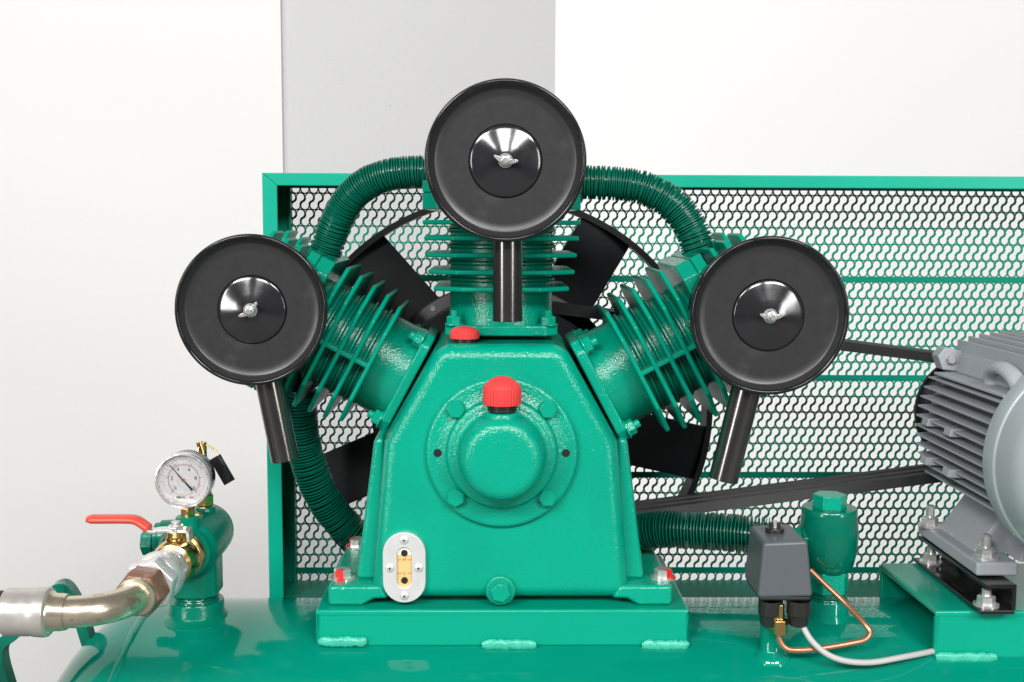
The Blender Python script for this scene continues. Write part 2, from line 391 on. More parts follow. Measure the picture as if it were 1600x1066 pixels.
# foot bolts with red paint marks
for s in (-1, 1):
    for (px, py, yy) in (((535, 906) if s < 0 else (1036, 908)) + (0.026,), ((558, 850) if s < 0 else (1012, 851)) + (0.142,)):
        p = W(px, py, yy); p.z = H - .3612
        me = bolt_mesh('foot_bolt', .0092, .0080, 'zinc', 1.4, .2, mark=(-90 if s < 0 and yy < .1 else (-150 if s < 0 else -30)))
        place('bolt', me, crank, T(p))
# sight glass
sg = W(632, 886, -0.002)
def stadium(w, h, n=14):
    r = w/2; pts = []
    for k in range(n + 1): a = math.pi * k / n; pts.append((r*math.cos(a), h/2 - r + r*math.sin(a)))
    for k in range(n + 1): a = math.pi + math.pi * k / n; pts.append((r*math.cos(a), -h/2 + r + r*math.sin(a)))
    return pts
sight = None
b = B()
def stad_ring(b, wo, ho, wi, hi, y0, y1):
    A, C = stadium(wo, ho), stadium(wi, hi); n = len(A); V = {}
    for nm, P, y in (('of', A, y0), ('ob', A, y1), ('if', C, y0), ('ib', C, y1)): V[nm] = [b.bm.verts.new((sg.x + x, y, sg.z + z)) for x, z in P]
    for k in range(n):
        q = (k + 1) % n
        for p1, p2 in (('of', 'if'), ('of', 'ob'), ('if', 'ib')): b.face((V[p1][k], V[p1][q], V[p2][q], V[p2][k]))
stad_ring(b, .0425, .0715, .0150, .0415, -.0052, 0.0012)
sight = part('sight_glass', b, 'alu', pump, .0007, 2)
b = B(); b.prism([(sg.x + x, sg.z + z) for x, z in stadium(.0156, .042)], -.0022, 0.0008)
part('oil_window', b, 'oil', sight)
b = B(); P = [p for p in stadium(.0148, .0412) if p[1] > .0125]; P = [(-.0074, .0125)] + P[::-1] + [(.0074, .0125)]
b.prism([(sg.x + x, sg.z + z) for x, z in P], -.0026, -.0018); part('air_gap', b, 'oilw', sight)
for dz in (.0145, -.0135):
    b = B(); b.lathe([(0, 0), (.0033, 0), (.0033, .0012), (0, .0012)], (sg.x, -.0022, sg.z + dz), (0, -1, 0), 20); part('port_hole', b, 'gland', sight)
for s_, dz in (('H', .0074), ('L', -.0063)):
    text(s_, .0046, T((sg.x, -.0024, sg.z + dz)) @ FRONT, 'inkr', sight, 'level_letter')
    for s in (-1, 1):
        b = B(); b.box((sg.x + s*.0050, -.0024, sg.z + dz), (.0038, .0003, .0005)); part('level_line', b, 'inkr', sight)
for dx, dz in ((0, .0285), (0, -.0285), (-.0143, 0), (.0143, 0)):
    b = B(); b.lathe([(.0042, 0), (.0041, .0012), (.003, .0022), (.0012, .0027), (0, .0027)], (sg.x + dx, -.0050, sg.z + dz), (0, -1, 0), 20)
    sc = part('screw', b, 'alu', sight)
    b = B(); a = random.uniform(0, 1.5); rot = Matrix.Rotation(a, 3, 'Y')
    b.box((sg.x + dx, -.0076, sg.z + dz), (.0036, .0007, .0007), rot); b.box((sg.x + dx, -.00765, sg.z + dz), (.0007, .0007, .0036), rot); part('screw_slot', b, 'fan', sc)
# cylinders: one set of meshes in a frame whose +Z is the cylinder axis, origin on the crank axis
def octo(hw, d, c, cb=None): 
    cb = c if cb is None else cb
    return [(-hw, -d + c), (-hw + c*1.25, -d), (hw - c*1.25, -d), (hw, -d + c), (hw, d - cb), (hw - cb, d), (-hw + cb, d), (-hw, d - cb)]
b = B(); b.lathe([(.056, .116), (.0556, .123), (.0545, .128), (.054, .134), (.054, .245)], n=64); me_barrel = tomesh('cylinder', b, 'cylshade', 50)
b = B()
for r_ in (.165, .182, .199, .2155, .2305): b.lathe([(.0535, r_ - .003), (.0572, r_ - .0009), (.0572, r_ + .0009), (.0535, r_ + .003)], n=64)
me_rings = tomesh('fin_rings', b, 'cylshade', 50)
b = B(); b.slab(octo(.0575, .0575, .010), .1085, .1195); me_flange = tomesh('base_flange', b, 'cast')
FR = [(.1565, .069), (.1735, .0745), (.1905, .0765), (.2075, .0785), (.2235, .080)]
me_fins = []
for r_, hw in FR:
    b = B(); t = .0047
    b.slab(octo(hw, .074, .024, .012), r_ - t*.5, r_ + t*.5); me_fins.append(tomesh('cooling_fin', b, 'finshade'))
b = B(); b.box((0, -.0610, .1955), (.0048, .023, .079)); me_rib = tomesh('fin_rib', b, 'finshade')
b = B(); b.slab(octo(.079, .075, .012), .2365, .2520); b.slab(octo(.0775, .0735, .012), .2515, .2535); b.slab(octo(.079, .075, .012), .2532, .2645); me_head = tomesh('cylinder_head', b, 'cylshade')
b = B(); b.slab(octo(.058, .070, .010), .264, .314); me_core = tomesh('head_cover', b, 'cast')
me_hf = []
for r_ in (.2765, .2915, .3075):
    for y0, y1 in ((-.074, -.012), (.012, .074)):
        b = B(); c = .009; b.slab([(-.078, y0 + c), (-.078 + c, y0), (.078 - c, y0), (.078, y0 + c), (.078, y1), (-.078, y1)], r_ - .0026, r_ + .0022); me_hf.append(tomesh('head_fin', b, 'finshade'))
b = B(); b.lathe([(0, 0), (.022, 0), (.022, .02), (0, .02)], n=32); me_port = tomesh('intake_port', b, 'cast')
me_cb = bolt_mesh('flange_nut', .0082, .0075, 'cast', 1.25, .2, stud=.0055)
CYL = [(0, 0.095, 'upright middle cylinder with horizontal fins'), (62, 0.080, 'right cylinder leaning out with slanted fins'), (-62, 0.138, 'left cylinder leaning out with slanted fins')]
for ang, yc, lab in CYL:
    F = T((XC, yc, ZC)) @ Matrix.Rotation(R(ang), 4, 'Y')
    c = place('cylinder', me_barrel, pump, F, label=lab)
    place('base_flange', me_flange, c, F, .0022, 3)
    for me in me_fins: place('cooling_fin', me, c, F, .0018, 3)
    place('fin_rib', me_rib, c, F, .0012, 2); place('barrel_rib_rings', me_rings, c, F)
    for sx in (-1, 1):
        for sy in (-1, 1):
            place('flange_nut', me_cb, c, F @ T((sx*.0475, sy*.0475, .1193)) @ Matrix.Rotation(random.random(), 4, 'Z'))
    h = place('cylinder_head', me_head, pump, F, .003, 3)
    place('head_cover', me_core, h, F, .004, 3)
    for me in me_hf: place('head_fin', me, h, F @ Matrix.Diagonal((.80 if ang == 0 else 1, 1, 1, 1)), .0011, 2)
    b = B(); b.lathe([(0, 0), (.024, 0), (.024, .014), (.020, .016), (.020, .045), (0, .045)], (0, -.070, .284), (0, -1, 0), 32)
    part('intake_port', b, 'cast', h, frame=F)
# ------------------------------------------------------------------ air filters
FRD = .0750
def frotz(prof): return prof
b = B(); b.lathe([(.069, .046), (.0705, .044), (.0705, .010), (.0735, .0085), (.0750, .0060), (.0752, .0030), (.0742, .0008), (.0728, 0.0), (.0714, .0006), (.0704, .0022),
    (.0688, .0038), (.0668, .0074), (.0655, .0084), (.058, .0087), (.040, .0089), (.0345, .0090)], axis=(0, 1, 0), n=128); me_house = tomesh('housing', b, 'pan', 60)
for p in me_house.polygons:
    if math.hypot(p.center.x, p.center.z) > .0700: p.material_index = 1
me_house.materials.append(M['gloss'])
b = B(); b.lathe([(0, .046), (.0692, .046)], axis=(0, 1, 0), n=64); me_back = tomesh('back_plate', b, 'gloss')
b = B(); b.lathe([(.0338, .0090), (.0337, .0080), (.0332, .0073), (.0322, .0068), (.0300, .0062), (.0230, .0045), (.0160, .0027), (.0090, .0010), (.0065, .0006), (0, .0006)], axis=(0, 1, 0), n=96); me_cap = tomesh('centre_cap', b, 'cap', 70)
b = B(); b.lathe([(0, -.0035), (.0070, -.0035), (.0070, -.0046), (.0058, -.0056), (.0050, -.0105), (.0034, -.0112), (.0034, -.0150), (.0028, -.0156), (0, -.0156)], axis=(0, 1, 0), n=24)
for s in (-1, 1):
    P = [(s*.0030, -.0032), (s*.0072, -.0018), (s*.0112, .0006), (s*.0118, .0026), (s*.0090, .0028), (s*.0062, .0018), (s*.0034, .0026)]
    P = [(x, z*s*0 + z) for x, z in P]
    b.prism(P, -.0110 , -.0078, b=[(x*.86, z) for x, z in P])
me_wing = tomesh('wing_nut', b, 'zinc', 45)
FL = [((790, 251), -.050, (793, 388), (793, 502), .0143, -12, 'topmost black round air filter with a short vertical tube below it'),
      ((1204, 494), -.050, (1166, 608), (1130, 750), .0143, 0, 'right-hand black round air filter beside the grey motor, tube slanting left'),
      ((391, 485), .012, (422, 602), (446, 719), .0142, 38, 'left-hand black round air filter above the pressure gauge, tube slanting right')]
for (cx, cy), yf, t0, t1, tr, wa, lab in FL:
    p = W(cx, cy, yf); root = thing('air_filter', lab, 'air filter', p, 'air filters on the cylinder heads'); F = T(p)
    place('housing', me_house, root, F); place('back_plate', me_back, root, F); place('centre_cap', me_cap, root, F)
    F = F @ T((0, .0042, 0)); place('wing_nut', me_wing, root, F @ Matrix.Rotation(R(-wa if wa < 30 else wa), 4, 'Y') if wa != 38 else F @ Matrix.Rotation(R(-38), 4, 'Y'), .0006, 2)
    ty = yf + .029; a, c = W(*t0, ty), W(*t1, ty); d = (a - c).normalized(); L = (a - c).length + .022
    b = B(); b.lathe([(tr*.93, .03), (tr*.93, .0004), (tr*.96, 0), (tr, .0004), (tr, L)], c, d, 48); part('inlet_tube', b, 'tubeb', root, smooth=50)
# ------------------------------------------------------------------ flywheel fan
FX, FZ = XC, ZC
fan = thing('flywheel_fan', 'black five-bladed flywheel fan behind the green pump', 'fan', (FX, .25, FZ - .256))
b = B(); b.lathe([(.249, .240), (.256, .240), (.256, .278), (.249, .278), (.249, .240)], (FX, 0, FZ), (0, 1, 0), 128); part('rim', b, 'fan', fan, smooth=40)
b = B(); b.lathe([(.02, .232), (.150, .232), (.153, .234), (.153, .248), (.02, .248)], (FX, 0, FZ), (0, 1, 0), 96); part('pulley_flange', b, 'fan', fan)
pr = [(.02, .172), (.134, .172)]
for k in range(3):
    y = .175 + k*.0185; pr += [(.136, y), (.124, y + .005), (.124, y + .011), (.136, y + .016)]
pr += [(.134, .231), (.02, .231)]
b = B(); b.lathe(pr, (FX, 0, FZ), (0, 1, 0), 96); part('belt_groove_drum', b, 'fan', fan)
b = B(); P = [(-.034, .140), (.034, .140), (.034, .2495), (-.034, .2495)]
va = []
b.prism(P, .2485, .2525); me_blade = tomesh('blade', b, 'fan')
for k in range(5):
    a = 59.5 + 72*k
    F = T((FX, 0, FZ)) @ Matrix.Rotation(R(90 - a), 4, 'Y') @ T((0, .2505, 0)) @ Matrix.Rotation(R(8), 4, 'Z') @ T((0, -.2505, 0))
    place('blade', me_blade, fan, F, .001, 2)
for a in (123, 58.5):  # bright discs stand in for open bolt holes in the flange
    b = B(); b.lathe([(0, 0), (.0035, 0), (.003, .0012), (0, .0012)], (FX + .146*math.cos(R(a)), .2325, FZ + .146*math.sin(R(a))), (0, -1, 0), 16); part('bright_hole_disc', b, 'zinc', fan)
# ------------------------------------------------------------------ electric motor
MX, MZ, MR = 0.574, H - 0.2205, 0.1020
Y0, Y1 = -0.048, 0.139           # cowl edge, fin rear end
motor = thing('electric_motor', 'grey finned electric motor at the right edge on a black rail', 'electric motor', (MX, .05, H - .336))
b = B(); b.lathe([(0, Y1 + .022), (.045, Y1 + .022), (.060, Y1 + .020), (.078, Y1 + .012), (.087, Y1 + .002), (.087, Y1 - .006), (.083, Y1 - .010), (.083, Y0), (0, Y0)], (MX, 0, MZ), (0, 1, 0), 72); body = part('frame', b, 'motor', motor, smooth=40)
for i in range(11):             # horizontal side fins, left and right
    z = (i - 5) * .0106
    xo = math.sqrt(MR**2 - (z*0.93)**2); xi = math.sqrt(max(0, .081**2 - z*z))
    for s in (-1, 1):
        b = B(); b.prism([(MX + s*xi, MZ + z - .0022), (MX + s*xo, MZ + z - .0010), (MX + s*xo, MZ + z + .0010), (MX + s*xi, MZ + z + .0022)], Y0 - .004, Y1)
        part('side_fin', b, 'motor', motor, .0005, 2)
for i in range(-5, 6):          # vertical top fins
    x = i * .0118; zo = math.sqrt(MR**2 - (x*.75)**2) + .004; zi = math.sqrt(max(0, .081**2 - x*x))
    b = B(); b.prism([(MX + x - .0022, MZ + zi), (MX + x - .001, MZ + zo), (MX + x + .001, MZ + zo), (MX + x + .0022, MZ + zi)], Y0 + .01, Y1 - .004)
    part('top_fin', b, 'motor', motor, .0005, 2)
for s in (-1, 1):               # flat corner ledge with an end-bell lug and bolt
    b = B(); b.prism([(MX + s*.052, MZ + .061), (MX + s*.088, MZ + .0605), (MX + s*.0880, MZ + .0575), (MX + s*.052, MZ + .056)], Y0, Y1 - .012); part('corner_ledge', b, 'motor', motor, .0008)
    b = B(); b.prism([(MX + s*.052, MZ + .060), (MX + s*.066, MZ + .061), (MX + s*.066, MZ + .064), (MX + s*.062, MZ + .083), (MX + s*.059, MZ + .083), (MX + s*.056, MZ + .062)], Y0 + .04, Y1 - .02); part('corner_fin', b, 'motor', motor, .0008)
    b = B(); b.prism([(MX + s*.055, MZ + .060), (MX + s*.080, MZ + .063), (MX + s*.086, MZ + .078), (MX + s*.078, MZ + .088), (MX + s*.058, MZ + .084)], Y1 - .016, Y1 + .004); part('end_lug', b, 'motor', motor, .002, 2)
    place('bolt', D.meshes.get('lug_bolt') or bolt_mesh('lug_bolt', .0048, .004, 'motor', 1.2, .2), motor, frame_to((MX + s*.0715, Y1 - .016, MZ + .0745), (0, -1, 0)))
# pads cast between side fins
for z0 in (.0050, -.0375):
    for k, yy in enumerate((Y1 - .032, Y1 - .094)):
        b = B(); b.prism([(MX - .083, MZ + z0 + .008), (MX - .1035, MZ + z0 + .008), (MX - .1050, MZ + z0 - .0005), (MX - .083, MZ + z0 - .0015)], yy - .010, yy + .010, 
            b=[(MX - .083, MZ + z0 + .008), (MX - .1020, MZ + z0 + .008), (MX - .1040, MZ + z0 - .0005), (MX - .083, MZ + z0 - .0015)]); part('cast_pad', b, 'motor', motor, .0012, 2)
# lifting eye
e0 = W(1571, 578, .0); b = B()
pts = [Vector((MX - .067 + .000*k, .0, MZ + .066)) for k in range(1)]
pts = []
for k in range(15):
    a = R(-25 + 230 * k / 14); pts.append(Vector((MX - .066 - .0045*math.sin(a), -.002 + .0320*math.cos(a), MZ + .064 + .0170*math.sin(a))))
b.tube(pts, (.0088, .0058), 16, flat=(1, 0, 0)); part('lifting_eye', b, 'motor', motor, smooth=60)
# fan cowl
b = B(); b.lathe([(.100, Y0 + .001), (.1052, Y0 + .001), (.1056, Y0 - .001), (.1056, Y0 - .021), (.1050, Y0 - .0222), (.1034, Y0 - .0228), (.1030, Y0 - .028), (.1015, Y0 - .048), (.097, Y0 - .062), (.084, Y0 - .073), (.06, Y0 - .079), (0, Y0 - .081)], (MX, 0, MZ), (0, 1, 0), 112)
part('fan_cowl', b, 'cowl', motor, smooth=55)
# feet
fz0, fz1 = W(1526, 901, -.020).z, W(1526, 879, -.020).z
fx = W(1526, 890, -.020).x
b = B(); b.box((fx + .021, .060, (fz0 + fz1)/2), (.042, .160, fz1 - fz0)); foot = part('foot', b, 'motor', motor, .0030, 3)
for x0 in (MX + .055, ):
    b = B(); b.box((2*MX - fx - .021, .060, (fz0 + fz1)/2), (.042, .160, fz1 - fz0)); part('foot', b, 'motor', motor, .0030, 3)
for s in (1, -1):
    q = lambda x: x if s == 1 else 2*MX - x
    b = B(); b.prism([(q(fx + .012), fz1 - .001), (q(fx + .024), fz1 - .001), (q(fx + .060), MZ - .060), (q(fx + .048), MZ - .060)], .018, .112); part('foot_bracket', b, 'motor', motor, .002, 2)
    b = B(); b.prism([(q(fx + .014), fz1 - .001), (q(fx + .060), fz1 - .001), (q(fx + .075), MZ - .06), (q(fx + .050), MZ - .060)], .016, .021); part('gusset', b, 'motor', motor, .0012, 2)
    b = B(); b.prism([(q(fx + .044), fz1 - .001), (q(fx + .060), fz1 - .001), (q(fx + .066), MZ - .062), (q(fx + .060), MZ - .062)], -.016, .018); part('gusset', b, 'motor', motor, .0012, 2)
me_stud = bolt_mesh('rail_bolt', .0090, .0080, 'zinc', 1.4, .25, stud=.012)
for px, py, Y in ((1453, 812, .118), (1540, 871, -.002)):
    p = W(px, py, Y); p.z = fz1; place('bolt', me_stud, motor, T(p))
# motor pulley
pr = [(0, .166), (.067, .166), (.067, .1735)]
for k in range(3):
    y = .175 + k*.0185; pr += [(.0645, y), (.054, y + .005), (.054, y + .011), (.0645, y + .016)]
pr += [(.067, .2315), (.067, .238), (0, .238)]
b = B(); b.lathe(pr, (MX, 0, MZ), (0, 1, 0), 72); part('pulley', b, 'fan', motor)
b = B(); b.cyl((MX, .15, MZ), (MX, .17, MZ), .019); part('shaft', b, 'zinc', motor)
# slide rail under the motor (a C-section open at the front-left) with its own bolts
rail = thing('motor_slide_rail', 'black steel C-section rail bolted between motor and green base', 'rail', (fx + .02, .05, SZ))
rx = W(1530, 960, -.040).x; rz0 = SZ + .0012; rz1 = fz0 - .0015; rw = .034; t = .004; ya, yb = -.042, .138
for nm, bx in (('bottom_flange', ((rx + rw/2, (ya+yb)/2, rz0 + t/2), (rw, yb-ya, t))), ('top_flange', ((rx + rw/2 + .003, (ya+yb)/2, rz1 - t/2), (rw - .004, yb-ya, t))), ('web', ((rx + rw - t/2 + .001, (ya+yb)/2, (rz0+rz1)/2), (t, yb-ya, rz1-rz0 - 2*t)))):
    b = B(); b.box(*bx); part(nm, b, 'gloss', rail, .0008, 2)
for px, py, Y in ((1446, 878, .118), (1531, 950, -.026)):
    p = W(px, py, Y); p.z = rz0 + t; p.x = rx + .0125
    place('bolt', D.meshes.get('slide_bolt') or bolt_mesh('slide_bolt', .0088, .0080, 'zinc', 1.4, .25, stud=.006), rail, T(p))
for y in (.03, .075):
    b = B(); b.prism([(rx + .006, 0), (rx + .018, 0), (rx + .018, .0006), (rx + .006, .0006)], y - .012, y + .012); b.bm.transform(T((0, 0, rz0 + t))); part('slot', b, 'fan', rail)
# ------------------------------------------------------------------ belts
def belt_loop(r1, r2, n=40):
    c1, c2 = Vector((FX, FZ)), Vector((MX, MZ)); d = (c2 - c1); L = d.length; base = math.atan2(d.y, d.x); ph = math.acos((r1 - r2)/L); pts = []
    for k in range(n + 1): a = base + ph + (2*math.pi - 2*ph) * k / n; pts.append((c1.x + r1*math.cos(a), c1.y + r1*math.sin(a)))
    for k in range(n//2 + 1): a = base - ph + 2*ph * k / (n//2); pts.append((c2.x + r2*math.cos(a), c2.y + r2*math.sin(a)))
    return pts
BL = ['front one of the three black V-belts driving the flywheel', 'middle one of the three black V-belts driving the flywheel', 'rear one of the three black V-belts driving the flywheel']
for k in range(3):
    y = .175 + k*.0185; b = B(); A = belt_loop(.1385, .0665); C = belt_loop(.1275, .0555); n = len(A)
    V = [[b.bm.verts.new((x, yy, z)) for x, z in P] for P, yy in ((A, y), (A, y + .0165), (C, y + .0135), (C, y + .003))]
    for i in range(n):
        j = (i + 1) % n
        for q in range(4): b.face((V[q][i], V[q][j], V[(q+1) % 4][j], V[(q+1) % 4][i]))
    tag(part('drive_belt', b, 'belt', None, smooth=40), BL[k], 'belt', 'drive belts')
# ------------------------------------------------------------------ belt guard
gyf, gym = .275, .360
gl, gli = W(418, 600, gyf).x, W(441, 600, gyf).x
gt, gti = W(800, 272, gyf).z, W(800, 292, gyf).z
gl -= .0025; gli -= .0025
gb = H - .468; gr = .84
guard = thing('belt_guard', 'green belt guard with perforated back panel and sheet frame', 'guard', (.28, .33, gb - .02))
b = B(); b.prism([(gl, gt), (gli, gti), (gli, gb), (gl, gb - .02)], gyf, gyf + .003); b.prism([(gl, gt), (gl + .0025, gt - .0025), (gl + .0025, gb), (gl, gb - .02)], gyf + .003, gym + .006); part('side_rail', b, 'guard', guard, .0015, 2)
b = B(); b.prism([(gl, gt), (gr, gt), (gr - .017, gti), (gli, gti)], gyf - .0004, gyf + .003); b.prism([(gl, gt), (gr, gt), (gr, gt - .0025), (gl, gt - .0025)], gyf + .003, gym + .006); part('top_rail', b, 'guard', guard, .0015, 2)
b = B(); b.prism([(gli, gb), (gr, gb), (gr, gb - .02), (gl, gb - .02)], gyf, gyf + .003); b.box(((gl + gr)/2, (gyf + gym)/2, gb - .0015), (gr - gl - .006, gym - gyf - .004, .003)); part('bottom_rail', b, 'panel', guard, .0015, 2)
b = B(); b.box((gli - .0085 + .0105, gym - .0065, (gti + gb)/2), (.0024, .014, gti - gb)); b.box((gli - .006, gym - .004, (gti+gb)/2), (.018, .002, gti - gb)); part('panel_edge', b, 'panel', guard)
b = B(); b.box(((gl + gr)/2, gym - .0065, (gti + gt)/2 - .001), (gr - gl - .008, .002, gt - gti - .001)); part('panel_edge', b, 'panel', guard)
# perforated panel: every hole is two round ends joined by a neck, cut through sheet
p_, h_, rc, nk = .01142, .01040, .00468, .0026
GAP = .0038
verts = []; faces = []
def hexr(a):            # boundary of the (slightly stretched) cell round one round end
    ca, sa = math.cos(a), math.sin(a); best = 1e9
    hx = p_/2
    if abs(ca) > 1e-9: best = hx / abs(ca)
    # slanted sides: bisectors to neighbours at (+-p/2, +-h)
    nx, nz = p_/2, h_; nn = math.hypot(nx, nz); d = nn/2
    for sx in (-1, 1):
        for sz in (-1, 1):
            q = (ca*sx*nx + sa*sz*nz)/nn
            if q > 1e-9: best = min(best, d/q)
    return best
neck_a = math.atan2(h_, p_/2)       # from lower end up to upper end
inner = []; outer = []
def arc(cx, cz, a0, a1, n):
    for k in range(n + 1):
        a = a0 + (a1 - a0)*k/n
        inner.append((cx + rc*math.cos(a), cz + rc*math.sin(a))); q = hexr(a); outer.append((cx + q*math.cos(a), cz + q*math.sin(a)))
lo = (-p_/4, -h_/2); up = (p_/4, h_/2); op = R(36)
vang = R(30)
arc(*lo, neck_a + op, neck_a + 2*math.pi - op, 12)
mid = Vector((0, 0)); nd = Vector((math.cos(neck_a), math.sin(neck_a))); nv = Vector((nd.y, -nd.x))
def hexv(c, a): q = hexr(a); return (c[0] + q*math.cos(a), c[1] + q*math.sin(a))
inner.append(tuple(nv*nk)); 
# shared corner of the two cells on that side
def corner(sign):
    best = None
    for k in range(200):
        a = neck_a - sign*R(20 + 25*k/199); q = hexr(a)
        if best is None or q > best[0]: best = (q, a)
    return (lo[0] + best[0]*math.cos(best[1]), lo[1] + best[0]*math.sin(best[1]))
outer.append(corner(1))
arc(*up, neck_a + math.pi + op, neck_a + 3*math.pi - op, 12)
inner.append(tuple(-nv*nk)); outer.append(corner(-1))
N = len(inner); tk = .0015
z_first = W(1350, 437, gym).z
groups = [(z_first + GAP/2, 6)] + [(z_first - .1286*k - GAP/2, -6) for k in range(3)]
rows = []
for k in range(6): rows.append(z_first + GAP/2 + h_*(2*k + 1) + .0018)
for gk in range(3):
    for k in range(6): rows.append(z_first - .1286*gk - GAP/2 - h_*(2*k + 1) - .0018)
rows.append(z_first - .1286*3 - GAP/2 - h_ - .0018)
rows.insert(0, z_first + GAP/2 + h_*13 + .0018)
x0 = gli - .012
ncol = int((.70 - x0)/p_)
for ri, zc in enumerate(rows):
    for ci in range(ncol):
        xc = x0 + ci*p_; base = len(verts)
        clip = lambda z: min(z, gt - .006)
        for P, y in ((outer, gym), (inner, gym), (inner, gym + tk), (outer, gym + tk)): verts += [(xc + x, y, clip(zc + z)) for x, z in P]
        for k in range(N):
            q = (k + 1) % N
            for a in range(3): faces.append((base + a*N + k, base + a*N + q, base + (a+1)*N + q, base + (a+1)*N + k))
me = D.meshes.new('perforated_panel'); me.from_pydata(verts, [], faces); me.materials.append(M['panel'])
me.transform(Matrix.Translation(-WORLD[guard].translation))
o = place('perforated_panel', me, guard, T(WORLD[guard].translation)); o['label'] = 'sheet pierced with rows of peanut-shaped holes'
for gk in range(4):             # plain strips between the rows of holes
    z = z_first - .1286*gk
    b = B(); b.box(((gli + .70)/2, gym - .0005, z), (.70 - gli, .0016, .0078)); st = part('plain_strip', b, 'panel', guard)
    for k in range(22):
        b = B(); x = gli + .02 + k*.0445; b.lathe([(.0021, 0), (.0018, .0007), (0, .0011)], (x, gym - .0012, z + random.uniform(-.001, .001)), (0, -1, 0), 10); part('spot_weld', b, 'panel', st)
# ------------------------------------------------------------------ finned pipes
def finned(label, pts, rt, rf, step, name='finned_pipe', skip=(0, 0), m='finp', th=.0005):
    path = smooth_path(pts, 14); root = thing(name, label, 'pipe', path[-1])
    b = B(); b.tube(resample(path, .004) , rt, 16, cap=True); part('tube', b, m, root, smooth=60)
    b = B(); P = resample(path, step); n = 22
    u = None
    for i in range(1 + skip[0], len(P) - 1 - skip[1]):
        t = (P[i+1] - P[i-1]).normalized() + Vector((random.uniform(-.05, .05), random.uniform(-.05, .05), random.uniform(-.05, .05))); t.normalize()
        u = t.orthogonal().normalized() if u is None else (u - t*u.dot(t)).normalized(); w = t.cross(u)
        R_ = rf * random.uniform(.97, 1.02)
        rings = []
        for rr, off in ((rt*.98, -th*2), (R_, -th), (R_, th), (rt*.98, th*2)):
            rings.append([b.bm.verts.new(P[i] + t*off + (u*math.cos(2*math.pi*k/n) + w*math.sin(2*math.pi*k/n))*rr) for k in range(n)])
        for a, c in zip(rings, rings[1:]):
            for k in range(n): b.face((a[k], a[(k+1) % n], c[(k+1) % n], c[k]))
    part('fins', b, 'finf', root, smooth=50, kind='stuff', label='closely wound thin cooling fins')
    return root
finned('green finned pipe arching from the middle head to the left head', [W(700, 272, .115), W(650, 269, .115), W(598, 276, .118), W(556, 300, .125), W(527, 343, .135), W(507, 400, .14)], .0138, .0177, .0027, th=.0006)
finned('green finned pipe arching from the middle head to the right head', [W(880, 285, .105), W(945, 286, .105), W(1002, 293, .10), W(1050, 318, .095), W(1080, 358, .09), W(1096, 405, .088)], .0142, .0180, .0027, th=.0007)
finned('green finned pipe running down behind the left filter to the check valve', [W(470, 560, .165), W(468, 640, .17), W(478, 710, .18), W(505, 778, .19), W(548, 830, .20), Vector((-.12, .205, H - .392)), Vector((0, .20, H - .402)), Vector((.11, .15, H - .365)), W(1010, 829, .11), W(1100, 830, .085), W(1180, 836, .065), W(1240, 842, .055)], .0115, .0203, .0036, skip=(0, 6), th=.0004)
# ------------------------------------------------------------------ check valve
cvp = W(1291, 950, .05); cz = tank_z(.05)
chk = thing('check_valve', 'green barrel-shaped check valve with hex cap beside the grey switch', 'valve', (cvp.x, .05, cz))
X = cvp.x
socket(Vector((X, .05, cz)), .0225, .018, .028, chk)
zt = lambda py: W(1293, py, .05).z
b = B(); b.lathe([(.0205, zt(955)), (.0205, zt(932)), (.0195, zt(930)), (.0205, zt(928)), (.0195, zt(926)), (.0205, zt(922)), (0, zt(920))], (X, .05, 0), (0, 0, 1), 32); part('thread', b, 'finp', chk)
b = B(); b.cyl((X, .05, zt(922)), (X, .05, zt(888)), .0232, .0232, 6, phase=.3); part('hex_nut', b, 'cast', chk, .0015)
b = B(); b.lathe([(0, zt(890)), (.0215, zt(890)), (.0262, zt(880)), (.0295, zt(858)), (.0302, zt(838)), (.0296, zt(818)), (.0285, zt(803)), (.0287, zt(800)), (.0283, zt(794)), (.0272, zt(792)), (0, zt(791))], (X, .05, 0), (0, 0, 1), 56); part('barrel', b, 'finp', chk, smooth=45)
b = B(); b.cyl((X, .05, zt(793)), (X, .05, zt(772)), .0178, .0178, 6, phase=.12); part('hex_cap', b, 'cast', chk, .0010)
b = B(); b.lathe([(0, 0), (.0165, 0), (.0165, .008), (.013, .009), (.013, .032), (.0175, .033), (.0175, .044), (0, .044)], (X - .022, .05, zt(842)), (-1, 0, .03), 6); part('union_nut', b, 'finp', chk, .001)
# ------------------------------------------------------------------ pressure switch
sw = W(1205, 1015, -.02)
swr = thing('pressure_switch', 'grey pressure switch box on a short green riser in front of the check valve', 'switch', (sw.x, -.02, tank_z(-.02)))
b = B(); b.lathe([(.021, -.008), (.0195, -.0025), (.0175, -.001), (.0125, .0015), (.0112, .004), (.0112, .036), (0, .036)], (sw.x, -.02, tank_z(-.02)), (0, 0, 1), 32); part('riser', b, 'tank', swr, smooth=50)
yf, ybk = -.045, .020
A = [W(1184, 936, yf), W(1271, 934, yf), W(1263, 845, yf), W(1193, 848, yf)]
mid = sum(A, Vector()) / 4
C = [Vector((p.x + (mid.x - p.x)*.02, ybk, p.z)) for p in A]
b = B(); va = [b.bm.verts.new(p) for p in A]; vb = [b.bm.verts.new(p) for p in C]
b.face(va); b.face(vb[::-1])
for i in range(4): b.face((va[i], vb[i], vb[(i+1) % 4], va[(i+1) % 4]))
part('cover', b, 'switch', swr, .0042, 4)
b = B(); b.box((mid.x + .0008, -.0125, A[0].z - .0010), (.049, .060, .0035)); part('base_plate', b, 'gland', swr, .001)
kp = W(1216, 838, -.012); kz = A[2].z
